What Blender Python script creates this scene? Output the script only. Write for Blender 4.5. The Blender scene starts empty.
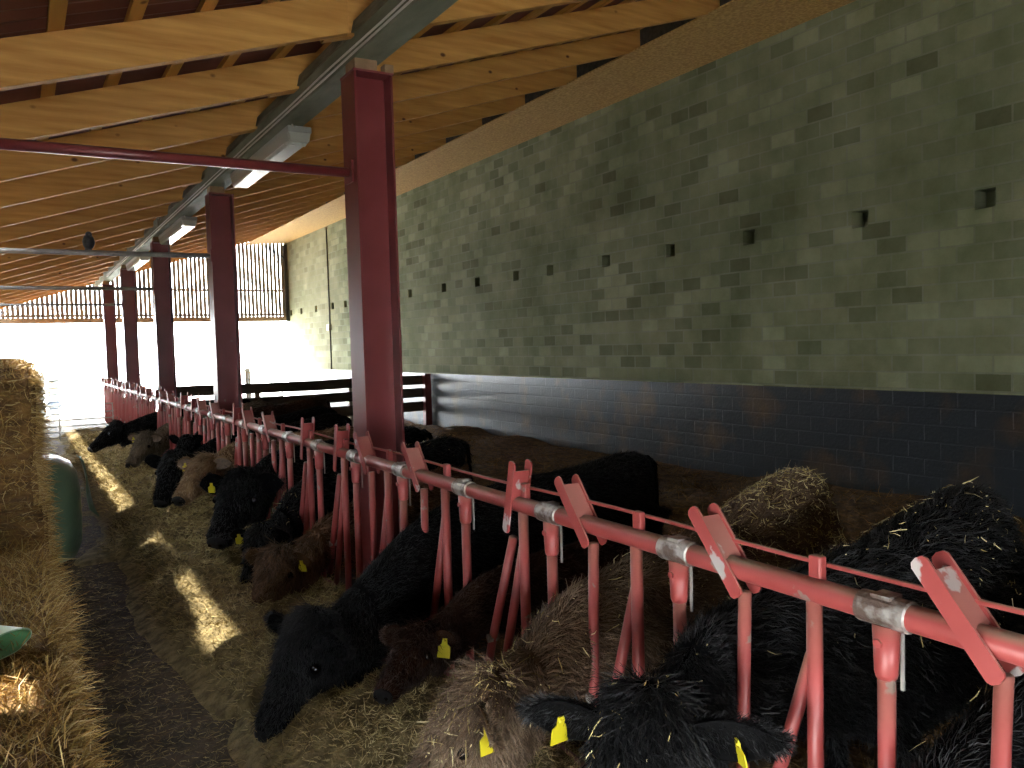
import bpy, bmesh, math, random
import numpy as np
from mathutils import Vector, Matrix, noise as mnoise
rnd = random.Random(7); rng = np.random.default_rng(11)
S = bpy.context.scene; COL = S.collection; PI = math.pi
V = Vector

# ------------------------------------------------------------------ helpers
def tag(o, label=None, cat=None, group=None, kind=None):
    if label: o['label'] = label
    if cat: o['category'] = cat
    if group: o['group'] = group
    if kind: o['kind'] = kind
    return o
def empty(name, loc=(0, 0, 0)):
    o = bpy.data.objects.new(name, None); COL.objects.link(o); o.location = loc
    o.empty_display_size = .1
    return o
def link(name, me, mat, parent=None, smooth=False):
    o = bpy.data.objects.new(name, me); COL.objects.link(o)
    if mat is not None:
        me.materials.clear(); me.materials.append(mat)
    if parent is not None:
        o.parent = parent
        if parent.parent is None: o.matrix_parent_inverse = Matrix.Translation(-parent.location)
    if smooth:
        me.polygons.foreach_set('use_smooth', [True] * len(me.polygons))
    return o
class MB:
    """collects shapes into one mesh (world coordinates)"""
    def __init__(s): s.v = []; s.f = []
    def add(s, vs, fs):
        n = len(s.v); s.v += [tuple(x) for x in vs]; s.f += [tuple(i + n for i in f) for f in fs]; return s
    def box(s, x0, x1, y0, y1, z0, z1):
        vs = [(x0,y0,z0),(x1,y0,z0),(x1,y1,z0),(x0,y1,z0),(x0,y0,z1),(x1,y0,z1),(x1,y1,z1),(x0,y1,z1)]
        return s.add(vs, [(0,3,2,1),(4,5,6,7),(0,1,5,4),(1,2,6,5),(2,3,7,6),(3,0,4,7)])
    def beam(s, a, b, w, h, up=(0, 0, 1)):
        a = V(a); b = V(b); t = (b - a).normalized(); sd = t.cross(V(up)).normalized(); u = sd.cross(t)
        vs = []
        for p in (a, b):
            for i, j in ((-1,-1),(1,-1),(1,1),(-1,1)): vs.append(p + sd * (i*w/2) + u * (j*h/2))
        return s.add(vs, [(0,1,2,3),(7,6,5,4),(0,4,5,1),(1,5,6,2),(2,6,7,3),(3,7,4,0)])
    def tube(s, pts, r, n=10, cap=True):
        pts = [V(p) for p in pts]; rs = r if isinstance(r, (list, tuple)) else [r]*len(pts)
        vs = []; fs = []; prev = None
        for i, p in enumerate(pts):
            t = (pts[min(i+1, len(pts)-1)] - pts[max(i-1, 0)]).normalized()
            if prev is None:
                prev = t.orthogonal().normalized()
            prev = (prev - t*prev.dot(t)).normalized(); q = t.cross(prev)
            for k in range(n):
                a = 2*PI*k/n; vs.append(p + prev*(math.cos(a)*rs[i]) + q*(math.sin(a)*rs[i]))
        for i in range(len(pts)-1):
            for k in range(n):
                a = i*n+k; b = i*n+(k+1) % n; fs.append((a, b, b+n, a+n))
        if cap:
            fs.append(tuple(range(n-1, -1, -1))); m = (len(pts)-1)*n; fs.append(tuple(range(m, m+n)))
        return s.add(vs, fs)
    def rings(s, rings, cap=True):
        n = len(rings[0]); vs = [p for r in rings for p in r]; fs = []
        for i in range(len(rings)-1):
            for k in range(n):
                a = i*n+k; b = i*n+(k+1) % n; fs.append((a, b, b+n, a+n))
        if cap:
            fs.append(tuple(range(n-1, -1, -1))); m = (len(rings)-1)*n; fs.append(tuple(range(m, m+n)))
        return s.add(vs, fs)
    def ball(s, c, rx, ry=None, rz=None, n=12, m=8, M=None):
        ry = ry or rx; rz = rz or rx; c = V(c); rs = []
        for i in range(m+1):
            th = PI*(i+.02)/(m+.04); ring = []
            for k in range(n):
                a = 2*PI*k/n
                p = V((rx*math.sin(th)*math.cos(a), ry*math.sin(th)*math.sin(a), -rz*math.cos(th)))
                ring.append(c + (M @ p if M else p))
            rs.append(ring)
        return s.rings(rs)
    def mesh(s, name='m'):
        me = bpy.data.meshes.new(name); me.from_pydata(s.v, [], s.f); me.update(); return me
    def build(s, name, mat, parent=None, smooth=False, bevel=0, autos=None):
        me = s.mesh(name)
        bm = bmesh.new(); bm.from_mesh(me); bmesh.ops.recalc_face_normals(bm, faces=bm.faces)
        if bevel: bmesh.ops.bevel(bm, geom=[e for e in bm.edges if len(e.link_faces) == 2 and e.calc_face_angle(0) > .6], offset=bevel, segments=2, affect='EDGES', profile=.5)
        bm.to_mesh(me); bm.free()
        return link(name, me, mat, parent, smooth)

def np_mesh(name, verts, quads):
    me = bpy.data.meshes.new(name); nv = len(verts); nf = len(quads)
    me.vertices.add(nv); me.vertices.foreach_set('co', np.ascontiguousarray(verts, dtype=np.float32).ravel())
    me.loops.add(nf*4); me.loops.foreach_set('vertex_index', np.ascontiguousarray(quads, dtype=np.int32).ravel())
    me.polygons.add(nf); me.polygons.foreach_set('loop_start', np.arange(0, nf*4, 4, dtype=np.int32))
    me.update(calc_edges=True); me.validate()
    return me
def norm(a): return a/np.maximum(np.linalg.norm(a, axis=-1, keepdims=True), 1e-9)
def strands(name, base, dirs, length, width, bend, mat, parent=None, tint=None):
    """ribbons of two quads each as one mesh, random tint per ribbon"""
    n = len(base); dirs = norm(dirs); side = norm(np.cross(dirs, norm(rng.normal(size=(n, 3)))))
    L = np.broadcast_to(length, (n,))[:, None]; W = np.broadcast_to(width, (n,))[:, None]/2
    mid = base + dirs*L*.5; d2 = norm(dirs + bend); tip = mid + d2*L*.5
    vs = np.stack([base-side*W, base+side*W, mid-side*W*.9, mid+side*W*.9, tip-side*W*.35, tip+side*W*.35], 1).reshape(-1, 3)
    b = (np.arange(n)*6)[:, None]
    q = np.stack([b+np.array([[0, 1, 3, 2]]), b+np.array([[2, 3, 5, 4]])], 1).reshape(-1, 4)
    me = np_mesh(name, vs, q)
    at = me.attributes.new('tint', 'FLOAT', 'POINT')
    t = rng.random(n) if tint is None else tint
    at.data.foreach_set('value', np.repeat(t, 6).astype(np.float32))
    return link(name, me, mat, parent)

# ------------------------------------------------------------------ materials
def new_mat(name):
    m = bpy.data.materials.new(name); m.use_nodes = True; nt = m.node_tree
    return m, nt, nt.nodes['Principled BSDF']
def mat(name, c1, c2=None, scale=6, rough=.6, bump=0, bscale=40, stretch=(1, 1, 1), metal=0, detail=4, lo=.35, hi=.65, spec=.5, bdist=.01):
    m, nt, p = new_mat(name); N = nt.nodes; Lk = nt.links
    p.inputs['Roughness'].default_value = rough; p.inputs['Metallic'].default_value = metal
    p.inputs['Specular IOR Level'].default_value = spec
    p.inputs['Base Color'].default_value = (*c1, 1)
    tc = N.new('ShaderNodeTexCoord'); mp = N.new('ShaderNodeMapping'); mp.inputs['Scale'].default_value = stretch
    Lk.new(tc.outputs['Object'], mp.inputs['Vector'])
    if c2:
        nz = N.new('ShaderNodeTexNoise'); nz.inputs['Scale'].default_value = scale; nz.inputs['Detail'].default_value = detail
        Lk.new(mp.outputs['Vector'], nz.inputs['Vector'])
        r = N.new('ShaderNodeValToRGB'); r.color_ramp.elements[0].position = lo; r.color_ramp.elements[1].position = hi
        r.color_ramp.elements[0].color = (*c1, 1); r.color_ramp.elements[1].color = (*c2, 1)
        Lk.new(nz.outputs['Fac'], r.inputs['Fac']); Lk.new(r.outputs['Color'], p.inputs['Base Color'])
    if bump:
        n2 = N.new('ShaderNodeTexNoise'); n2.inputs['Scale'].default_value = bscale; n2.inputs['Detail'].default_value = 6
        Lk.new(mp.outputs['Vector'], n2.inputs['Vector'])
        b = N.new('ShaderNodeBump'); b.inputs['Strength'].default_value = bump; b.inputs['Distance'].default_value = bdist
        Lk.new(n2.outputs['Fac'], b.inputs['Height']); Lk.new(b.outputs['Normal'], p.inputs['Normal'])
    return m
def tint_mat(name, cols, rough=.6, spec=.4, trans=0):
    m, nt, p = new_mat(name); N = nt.nodes; Lk = nt.links
    a = N.new('ShaderNodeAttribute'); a.attribute_name = 'tint'
    r = N.new('ShaderNodeValToRGB'); el = r.color_ramp.elements
    while len(el) < len(cols): el.new(.5)
    for i, c in enumerate(cols): el[i].position = i/(len(cols)-1); el[i].color = (*c, 1)
    Lk.new(a.outputs['Fac'], r.inputs['Fac']); Lk.new(r.outputs['Color'], p.inputs['Base Color'])
    p.inputs['Roughness'].default_value = rough; p.inputs['Specular IOR Level'].default_value = spec
    return m
def wood(name, c1, c2, knot, axis='X', scale=1.0, rough=.6):
    """long-grained timber with dark round knots"""
    m, nt, p = new_mat(name); N = nt.nodes; Lk = nt.links
    tc = N.new('ShaderNodeTexCoord'); oi = N.new('ShaderNodeObjectInfo')
    ad = N.new('ShaderNodeVectorMath'); ad.operation = 'ADD'
    mu = N.new('ShaderNodeVectorMath'); mu.operation = 'SCALE'; mu.inputs[0].default_value = (17, 31, 23)
    Lk.new(oi.outputs['Random'], mu.inputs['Scale']); Lk.new(tc.outputs['Object'], ad.inputs[0]); Lk.new(mu.outputs[0], ad.inputs[1])
    mp = N.new('ShaderNodeMapping'); s = {'X': (.5, 6, 6), 'Y': (6, .5, 6), 'Z': (6, 6, .5)}[axis]; mp.inputs['Scale'].default_value = s
    Lk.new(ad.outputs[0], mp.inputs['Vector'])
    nz = N.new('ShaderNodeTexNoise'); nz.inputs['Scale'].default_value = 2.2*scale; nz.inputs['Detail'].default_value = 6; Lk.new(mp.outputs[0], nz.inputs['Vector'])
    r = N.new('ShaderNodeValToRGB'); r.color_ramp.elements[0].position = .3; r.color_ramp.elements[1].position = .7
    r.color_ramp.elements[0].color = (*c1, 1); r.color_ramp.elements[1].color = (*c2, 1); Lk.new(nz.outputs['Fac'], r.inputs['Fac'])
    vo = N.new('ShaderNodeTexVoronoi'); vo.inputs['Scale'].default_value = 4.2
    mp2 = N.new('ShaderNodeMapping'); mp2.inputs['Scale'].default_value = {'X': (.75, 1, 1.1), 'Y': (1, .75, 1.1), 'Z': (1, 1.1, .75)}[axis]
    Lk.new(ad.outputs[0], mp2.inputs['Vector']); Lk.new(mp2.outputs[0], vo.inputs['Vector'])
    r2 = N.new('ShaderNodeValToRGB'); r2.color_ramp.elements[0].position = .05; r2.color_ramp.elements[1].position = .11
    r2.color_ramp.elements[0].color = (1, 1, 1, 1); r2.color_ramp.elements[1].color = (0, 0, 0, 1); Lk.new(vo.outputs['Distance'], r2.inputs['Fac'])
    mx = N.new('ShaderNodeMix'); mx.data_type = 'RGBA'; Lk.new(r2.outputs['Color'], mx.inputs['Factor']); Lk.new(r.outputs['Color'], mx.inputs['A']); mx.inputs['B'].default_value = (*knot, 1)
    Lk.new(mx.outputs['Result'], p.inputs['Base Color']); p.inputs['Roughness'].default_value = rough
    p.inputs['Specular IOR Level'].default_value = .25
    return m
def paint(name, base, chip, dust, chip_lo=.66, rough=.4):
    """old red paint: chipped to metal here and there, dust lying on upward faces"""
    m, nt, p = new_mat(name); N = nt.nodes; Lk = nt.links
    tc = N.new('ShaderNodeTexCoord'); nz = N.new('ShaderNodeTexNoise'); nz.inputs['Scale'].default_value = 9; nz.inputs['Detail'].default_value = 5
    Lk.new(tc.outputs['Object'], nz.inputs['Vector'])
    r = N.new('ShaderNodeValToRGB'); r.color_ramp.elements[0].position = chip_lo; r.color_ramp.elements[1].position = chip_lo+.03
    Lk.new(nz.outputs['Fac'], r.inputs['Fac'])
    n2 = N.new('ShaderNodeTexNoise'); n2.inputs['Scale'].default_value = 3; Lk.new(tc.outputs['Object'], n2.inputs['Vector'])
    r0 = N.new('ShaderNodeValToRGB'); r0.color_ramp.elements[0].position = .3; r0.color_ramp.elements[1].position = .7
    r0.color_ramp.elements[0].color = (*base, 1); r0.color_ramp.elements[1].color = (*[min(1, c*1.25+.01) for c in base], 1)
    Lk.new(n2.outputs['Fac'], r0.inputs['Fac'])
    mx = N.new('ShaderNodeMix'); mx.data_type = 'RGBA'; Lk.new(r.outputs['Color'], mx.inputs['Factor']); Lk.new(r0.outputs['Color'], mx.inputs['A']); mx.inputs['B'].default_value = (*chip, 1)
    g = N.new('ShaderNodeNewGeometry'); sx = N.new('ShaderNodeSeparateXYZ'); Lk.new(g.outputs['Normal'], sx.inputs[0])
    r3 = N.new('ShaderNodeValToRGB'); r3.color_ramp.elements[0].position = .45; r3.color_ramp.elements[1].position = .85
    Lk.new(sx.outputs['Z'], r3.inputs['Fac'])
    ml = N.new('ShaderNodeMath'); ml.operation = 'MULTIPLY'; ml.use_clamp = True; Lk.new(r3.outputs['Color'], ml.inputs[0]); dm = N.new('ShaderNodeMapRange'); dm.inputs['From Min'].default_value = .35; dm.inputs['From Max'].default_value = .6; dm.inputs['To Min'].default_value = .35; dm.inputs['To Max'].default_value = .95; Lk.new(n2.outputs['Fac'], dm.inputs['Value']); Lk.new(dm.outputs[0], ml.inputs[1])
    m2 = N.new('ShaderNodeMix'); m2.data_type = 'RGBA'; Lk.new(ml.outputs[0], m2.inputs['Factor']); Lk.new(mx.outputs['Result'], m2.inputs['A']); m2.inputs['B'].default_value = (*dust, 1)
    Lk.new(m2.outputs['Result'], p.inputs['Base Color']); p.inputs['Roughness'].default_value = rough
    return m

M = {}
M['rafter'] = wood('pine', (.46, .215, .05), (.66, .36, .10), (.11, .04, .012), 'X', 1.6)
M['batten'] = wood('batten_pine', (.55, .27, .06), (.68, .36, .09), (.2, .08, .02), 'Y')
M['roof'] = mat('red_brown_roof_sheet', (.15, .045, .03), (.2, .07, .045), 3, .6)
M['osb'] = mat('osb', (.42, .225, .055), (.64, .40, .13), 26, .7, .3, 60, (1, 1, 1), lo=.38, hi=.62)
M['beam'] = mat('grey_green_timber', (.13, .145, .095), (.25, .26, .185), 3, .75, .4, 14, (2, .6, 2), lo=.3, hi=.7, bdist=.02)
M['beam_rough'] = mat('split_timber', (.12, .105, .06), (.24, .21, .13), 4, .85, .8, 10, (2, .5, 2), bdist=.03)
M['packer'] = mat('packer_wood', (.24, .15, .08), (.36, .24, .13), 8, .7)
M['column'] = paint('red_oxide_gloss', (.16, .027, .029), (.2, .13, .1), (.2, .12, .08), .74, .33)
M['rail'] = paint('barrier_red', (.29, .05, .047), (.26, .19, .17), (.24, .18, .13), .66, .42)
M['bracket'] = paint('bracket_red', (.29, .05, .047), (.42, .38, .38), (.4, .28, .22), .64, .42)
M['galv'] = mat('galvanised', (.18, .13, .11), (.5, .48, .46), 16, .38, .5, 60, metal=.5, lo=.42, hi=.58)
M['galv_dull'] = mat('dull_galvanised', (.3, .3, .28), (.42, .42, .4), 8, .55, metal=.2)
M['board'] = mat('creosoted_board', (.03, .024, .018), (.07, .055, .04), 5, .75, .4, 20, (.6, 3, 3))
M['slat'] = mat('weathered_slat', (.26, .21, .17), (.36, .3, .24), 6, .8)
M['slat_beam'] = mat('gable_beam_wood', (.36, .25, .16), (.48, .36, .24), 5, .75)
M['dirt'] = mat('trodden_dirt', (.034, .024, .015), (.085, .06, .037), 5, .9, .8, 18, detail=8, bdist=.03)
M['bedding'] = mat('bedding', (.06, .032, .012), (.16, .09, .032), 9, .95, 1, 25, bdist=.04)
M['haybase'] = mat('hay_base', (.10, .075, .03), (.25, .19, .085), 14, .95, 1, 40, detail=8, bdist=.03)
M['yard'] = mat('pale_yard', (.64, .62, .58), (.74, .72, .68), .6, .9)
M['hay'] = tint_mat('hay_strand', [(.08, .055, .022), (.24, .18, .075), (.44, .35, .16), (.58, .49, .27)], .7, .2)
M['straw'] = tint_mat('straw_strand', [(.22, .12, .03), (.42, .26, .07), (.60, .42, .15), (.72, .58, .30)], .5, .4)
M['straw_dark'] = tint_mat('bedding_strand', [(.06, .03, .01), (.15, .08, .025), (.34, .2, .06)], .7, .2)
M['strawflake'] = tint_mat('straw_flake', [(.35, .26, .10), (.55, .45, .2), (.72, .64, .38)], .6, .2)
M['balebase'] = mat('bale_straw', (.10, .052, .017), (.24, .135, .042), 14, .9, 1, 40, (.5, 3, 1.5), detail=8, bdist=.03)
M['yellow'] = mat('yellow_plastic', (.52, .44, .015), None, rough=.4)
M['eye'] = mat('eye', (.004, .004, .005), None, rough=.08)
M['nose'] = mat('nose_skin', (.006, .0055, .006), (.014, .013, .013), 30, .75, spec=.2)
M['ear_in'] = mat('ear_skin', (.12, .085, .06), (.2, .14, .10), 30, .8)
M['wrap'] = mat('green_wrap', (.09, .17, .11), (.13, .22, .15), 2, .28, .3, 7, bdist=.03)
M['film'] = mat('pale_green_film', (.55, .68, .52), (.66, .78, .63), 4, .35)
M['film_in'] = mat('green_film_fold', (.14, .34, .15), None, rough=.4)
M['sack'] = mat('pale_sack', (.34, .37, .37), (.46, .49, .49), 6, .7, .4, 15, bdist=.02)
M['sack_dark'] = mat('blue_sack', (.12, .16, .22), (.2, .24, .3), 6, .7)
M['lamp_body'] = mat('lamp_grey', (.42, .44, .42), None, rough=.4)
M['lamp_diff'] = mat('lamp_clear_cover', (.62, .66, .62), None, rough=.12)
M['tube'] = mat('lamp_tube', (.85, .9, .86), None, rough=.2)
M['cable'] = mat('white_cable', (.8, .8, .74), None, rough=.5)
M['dark'] = mat('dark_metal', (.03, .03, .03), None, rough=.5)
M['feather'] = mat('dark_feathers', (.02, .024, .032), (.045, .05, .06), 20, .6)
M['boardwall'] = mat('side_boards', (.06, .045, .03), (.11, .085, .055), 5, .8, .3, 12, (3, 3, .5))
M['leafhedge'] = tint_mat('hedge_leaf', [(.03, .07, .015), (.07, .13, .03), (.13, .2, .05)], .6)

def wall_mat():
    m, nt, p = new_mat('blockwork_over_black_paint'); N = nt.nodes; Lk = nt.links
    tc = N.new('ShaderNodeTexCoord'); sp = N.new('ShaderNodeSeparateXYZ'); Lk.new(tc.outputs['Object'], sp.inputs[0])
    cb = N.new('ShaderNodeCombineXYZ'); Lk.new(sp.outputs['Y'], cb.inputs['X']); Lk.new(sp.outputs['Z'], cb.inputs['Y'])
    bt = N.new('ShaderNodeTexBrick'); Lk.new(cb.outputs[0], bt.inputs['Vector'])
    bt.inputs['Scale'].default_value = 1; bt.inputs['Brick Width'].default_value = .37; bt.inputs['Row Height'].default_value = .185
    bt.inputs['Mortar Size'].default_value = .012; bt.inputs['Mortar Smooth'].default_value = .3; bt.inputs['Bias'].default_value = 0
    bt.inputs['Color1'].default_value = (0, 0, 0, 1); bt.inputs['Color2'].default_value = (1, 1, 1, 1); bt.inputs['Mortar'].default_value = (.5, .5, .5, 1)
    bt.offset = .5; bt.squash = 1
    r = N.new('ShaderNodeValToRGB'); e = r.color_ramp.elements
    e[0].position = 0; e[0].color = (.14, .148, .088, 1); e[1].position = 1; e[1].color = (.30, .318, .21, 1)
    e.new(.2).color = (.202, .216, .135, 1); e.new(.75).color = (.24, .253, .16, 1)
    Lk.new(bt.outputs['Color'], r.inputs['Fac'])
    # mortar colour
    mm = N.new('ShaderNodeMix'); mm.data_type = 'RGBA'; Lk.new(bt.outputs['Fac'], mm.inputs['Factor']); Lk.new(r.outputs['Color'], mm.inputs['A']); mm.inputs['B'].default_value = (.24, .25, .185, 1)
    # large damp stains / lime bloom
    nz = N.new('ShaderNodeTexNoise'); nz.inputs['Scale'].default_value = .9; nz.inputs['Detail'].default_value = 7; nz.inputs['Roughness'].default_value = .65; Lk.new(tc.outputs['Object'], nz.inputs['Vector'])
    r2 = N.new('ShaderNodeValToRGB'); r2.color_ramp.elements[0].position = .33; r2.color_ramp.elements[1].position = .68
    r2.color_ramp.elements[0].color = (.58, .62, .5, 1); r2.color_ramp.elements[1].color = (1.08, 1.08, 1.05, 1); Lk.new(nz.outputs['Fac'], r2.inputs['Fac'])
    ml = N.new('ShaderNodeMix'); ml.data_type = 'RGBA'; ml.blend_type = 'MULTIPLY'; ml.inputs['Factor'].default_value = 1
    Lk.new(mm.outputs['Result'], ml.inputs['A']); Lk.new(r2.outputs['Color'], ml.inputs['B'])
    # rows above the black paint get paler towards the bottom
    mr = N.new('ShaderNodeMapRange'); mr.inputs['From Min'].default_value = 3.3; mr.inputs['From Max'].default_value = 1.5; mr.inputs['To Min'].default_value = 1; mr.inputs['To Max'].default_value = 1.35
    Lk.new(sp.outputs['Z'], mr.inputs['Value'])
    # colour turns paler and tan towards the far end, around the conduit
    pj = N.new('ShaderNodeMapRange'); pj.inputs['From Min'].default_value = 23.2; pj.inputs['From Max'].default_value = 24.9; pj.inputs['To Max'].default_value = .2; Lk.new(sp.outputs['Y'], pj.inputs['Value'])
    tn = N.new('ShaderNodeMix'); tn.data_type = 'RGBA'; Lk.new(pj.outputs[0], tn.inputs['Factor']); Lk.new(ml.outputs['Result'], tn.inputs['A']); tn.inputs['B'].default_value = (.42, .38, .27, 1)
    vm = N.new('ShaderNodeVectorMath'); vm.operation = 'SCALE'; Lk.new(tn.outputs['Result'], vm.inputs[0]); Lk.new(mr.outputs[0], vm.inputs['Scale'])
    # black paint below 1.27 m with brown muck stains
    n3 = N.new('ShaderNodeTexNoise'); n3.inputs['Scale'].default_value = 1.6; n3.inputs['Detail'].default_value = 6; Lk.new(tc.outputs['Object'], n3.inputs['Vector'])
    r3 = N.new('ShaderNodeValToRGB'); r3.color_ramp.elements[0].position = .5; r3.color_ramp.elements[1].position = .75
    r3.color_ramp.elements[0].color = (.033, .041, .049, 1); r3.color_ramp.elements[1].color = (.12, .075, .035, 1); Lk.new(n3.outputs['Fac'], r3.inputs['Fac'])
    lt = N.new('ShaderNodeMath'); lt.operation = 'LESS_THAN'; lt.inputs[1].default_value = 1.27; Lk.new(sp.outputs['Z'], lt.inputs[0])
    fx = N.new('ShaderNodeMix'); fx.data_type = 'RGBA'; Lk.new(lt.outputs[0], fx.inputs['Factor']); Lk.new(vm.outputs[0], fx.inputs['A']); Lk.new(r3.outputs['Color'], fx.inputs['B'])
    Lk.new(fx.outputs['Result'], p.inputs['Base Color'])
    rr = N.new('ShaderNodeMapRange'); rr.inputs['To Min'].default_value = .9; rr.inputs['To Max'].default_value = .34; Lk.new(lt.outputs[0], rr.inputs['Value'])
    Lk.new(rr.outputs[0], p.inputs['Roughness'])
    sr = N.new('ShaderNodeMapRange'); sr.inputs['To Min'].default_value = .15; sr.inputs['To Max'].default_value = .5; Lk.new(lt.outputs[0], sr.inputs['Value']); Lk.new(sr.outputs[0], p.inputs['Specular IOR Level'])
    n4 = N.new('ShaderNodeTexNoise'); n4.inputs['Scale'].default_value = 30; n4.inputs['Detail'].default_value = 5; Lk.new(tc.outputs['Object'], n4.inputs['Vector'])
    ma = N.new('ShaderNodeMath'); ma.operation = 'MULTIPLY_ADD'; ma.inputs[1].default_value = -1.2; Lk.new(bt.outputs['Fac'], ma.inputs[0]); Lk.new(n4.outputs['Fac'], ma.inputs[2])
    b = N.new('ShaderNodeBump'); b.inputs['Strength'].default_value = .38; b.inputs['Distance'].default_value = .012; Lk.new(ma.outputs[0], b.inputs['Height']); Lk.new(b.outputs['Normal'], p.inputs['Normal'])
    return m
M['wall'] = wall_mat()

ORD = ['first','second','third','fourth','fifth','sixth','seventh','eighth','ninth','tenth','eleventh','twelfth','thirteenth','fourteenth','fifteenth','sixteenth','seventeenth','eighteenth','nineteenth','twentieth','twenty-first','twenty-second','twenty-third','twenty-fourth','twenty-fifth','twenty-sixth','twenty-seventh','twenty-eighth']

# ------------------------------------------------------------------ setting
XW = 8.3; YG = 29.2; YB = -5.0; XE = -.62; SL = .31
def zr(x): return 3.413 + SL*x            # underside of the rafters
def st(o): o['kind'] = 'structure'; return o
st(MB().box(-.75, 9, YB, YG, -.2, 0).build('floor', M['dirt']))
st(MB().box(-60, 70, -40, 90, -.3, -.21).build('ground', M['yard']))
# dirt ramp so that the ground outside the far door is level with the floor
st(MB().box(-30, 40, YG+.02, 70, -.25, -.03).build('yard_slab', M['yard']))
# block wall with open ventilation holes
vents = [4.704, 6.123, 7.79, 9.32, 10.86, 12.51, 13.70, 15.25, 16.83, 18.7, 23.33, 24.47, 26.1, 27.7, 28.9, 3.3, 1.8, .3]
def wall_right():
    mb = MB(); zs = [0, 3.115, 3.305, 5.66]; ys = [YB]
    for y in sorted(vents): ys += [y-.105, y+.105]
    ys.append(YG+.3)
    for j in range(3):
        for i in range(len(ys)-1):
            y0, y1, z0, z1 = ys[i], ys[i+1], zs[j], zs[j+1]
            if j == 1 and i % 2 == 1:
                X2 = XW+.2
                mb.add([(XW,y0,z0),(XW,y1,z0),(XW,y1,z1),(XW,y0,z1),(X2,y0,z0),(X2,y1,z0),(X2,y1,z1),(X2,y0,z1)],
                       [(0,1,5,4),(1,2,6,5),(2,3,7,6),(3,0,4,7),(4,5,6,7)])
            else:
                mb.add([(XW,y0,z0),(XW,y1,z0),(XW,y1,z1),(XW,y0,z1)], [(0,3,2,1)])
    mb.box(XW+.25, XW+.4, YB, YG+.3, 0, 7)
    return mb
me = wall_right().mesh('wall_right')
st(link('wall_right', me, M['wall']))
# roof sheet with corrugations, lapping the eave
def roof():
    mb = MB(); ys = np.arange(YB-.3, YG+.5, .045); x0, x1 = XE-.08, XW+.5; t = .012
    rows = []
    for k, y in enumerate(ys):
        h = .012*math.cos(k*PI/2)
        rows.append([(x0,y,zr(x0)+.34+h),(x1,y,zr(x1)+.34+h),(x1,y,zr(x1)+.34+h+t),(x0,y,zr(x0)+.34+h+t)])
    return mb.rings(rows)
st(roof().build('ceiling', M['roof'], smooth=False))
# soffit board closing the gap between wall top and rafters
sof = st(MB().add([(6.84,YB,5.535),(XW,YB,5.655),(XW,YG,5.655),(6.84,YG,5.535),(6.84,YB,5.555),(XW,YB,5.675),(XW,YG,5.675),(6.84,YG,5.555)],
        [(0,3,2,1),(4,5,6,7),(0,1,5,4),(1,2,6,5),(2,3,7,6),(3,0,4,7)]).build('trim_1', M['osb']))
st(MB().box(7.06, 7.12, YB, YG, 5.57, zr(7.06)+.32).build('trim_2', M['board']))

# rafters: lapped over the support beam
RG = 'timber roof rafters'
k = 0
for i in range(-7, 17):
    y = 5.49 + 1.397*i
    if y > YG-.2: break
    for side, (xa, xb, yo) in (('left', (XE, 2.05 if i == 0 else 2.36, 0)), ('right', (1.9, 7.02, .085))):
        yy = y + yo; w = .075
        vs = []
        for x in (xa, xb):
            for dy, dz in ((0, 0), (w, 0), (w, .27), (0, .27)): vs.append((x, yy+dy, zr(x)+dz))
        root = empty('roof_rafter', ((xa+xb)/2, yy, zr((xa+xb)/2)))
        o = MB().add(vs, [(0,1,2,3),(7,6,5,4),(0,4,5,1),(1,5,6,2),(2,6,7,3),(3,7,4,0)]).build('roof_rafter', M['rafter'], bevel=.004)
        o.name = 'roof_rafter'
        bpy.data.objects.remove(root)
        n = i+1
        if n < 0: lab = 'pine roof rafter %s behind the camera, %s of the support beam' % (ORD[-n-1], side)
        else: lab = 'orange pine roof rafter %s of the support beam, %s from the camera' % (side, ORD[n])
        tag(o, lab, 'rafter', RG)
# battens on top of the rafters
for j in range(21):
    x = XE+.02 + .42*j
    if x > XW: break
    o = MB().add([(x+a, y, zr(x+a)+.271+b) for y in (YB-.2, YG+.3) for a, b in ((0,0),(.085,0),(.085,.05),(0,.05))],
             [(0,1,2,3),(7,6,5,4),(0,4,5,1),(1,5,6,2),(2,6,7,3),(3,7,4,0)]).build('roof_batten', M['batten'])
    tag(o, 'thin pine batten under the red-brown roof sheet, %s from the low eave' % ORD[j], 'batten', 'roof battens')

# far gable: slatted cladding above an open doorway
ZB = 2.93
gable = empty('wall_far', (4, YG, ZB)); st(gable); st(gable)
mb = MB(); x = -3.0
while x < XW-.06:
    mb.box(x, x+.102, YG+.02, YG+.045, ZB+.02, zr(x)+.33); x += .132
mb.build('slat_cladding', M['slat'], gable)
MB().box(-3, XW, YG-.07, YG+.02, 3.95, 4.03).build('slat_rail', M['slat'], gable)
MB().box(-3, XW, YG-.07, YG+.02, 3.12, 3.2).build('slat_rail', M['slat'], gable)
MB().box(-3, XW, YG-.08, YG+.06, ZB, ZB+.16).build('bottom_beam', M['slat_beam'], gable)
MB().box(XW-.12, XW, YG-.1, YG+.02, ZB, 5.6).build('corner_post', M['dark'], gable)
MB().beam((XW-.06, YG-.09, 5.1), (XW-.75, YG-.09, 5.52), .05, .05).build('corner_brace', M['dark'], gable)
for o in gable.children: st(o)

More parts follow.
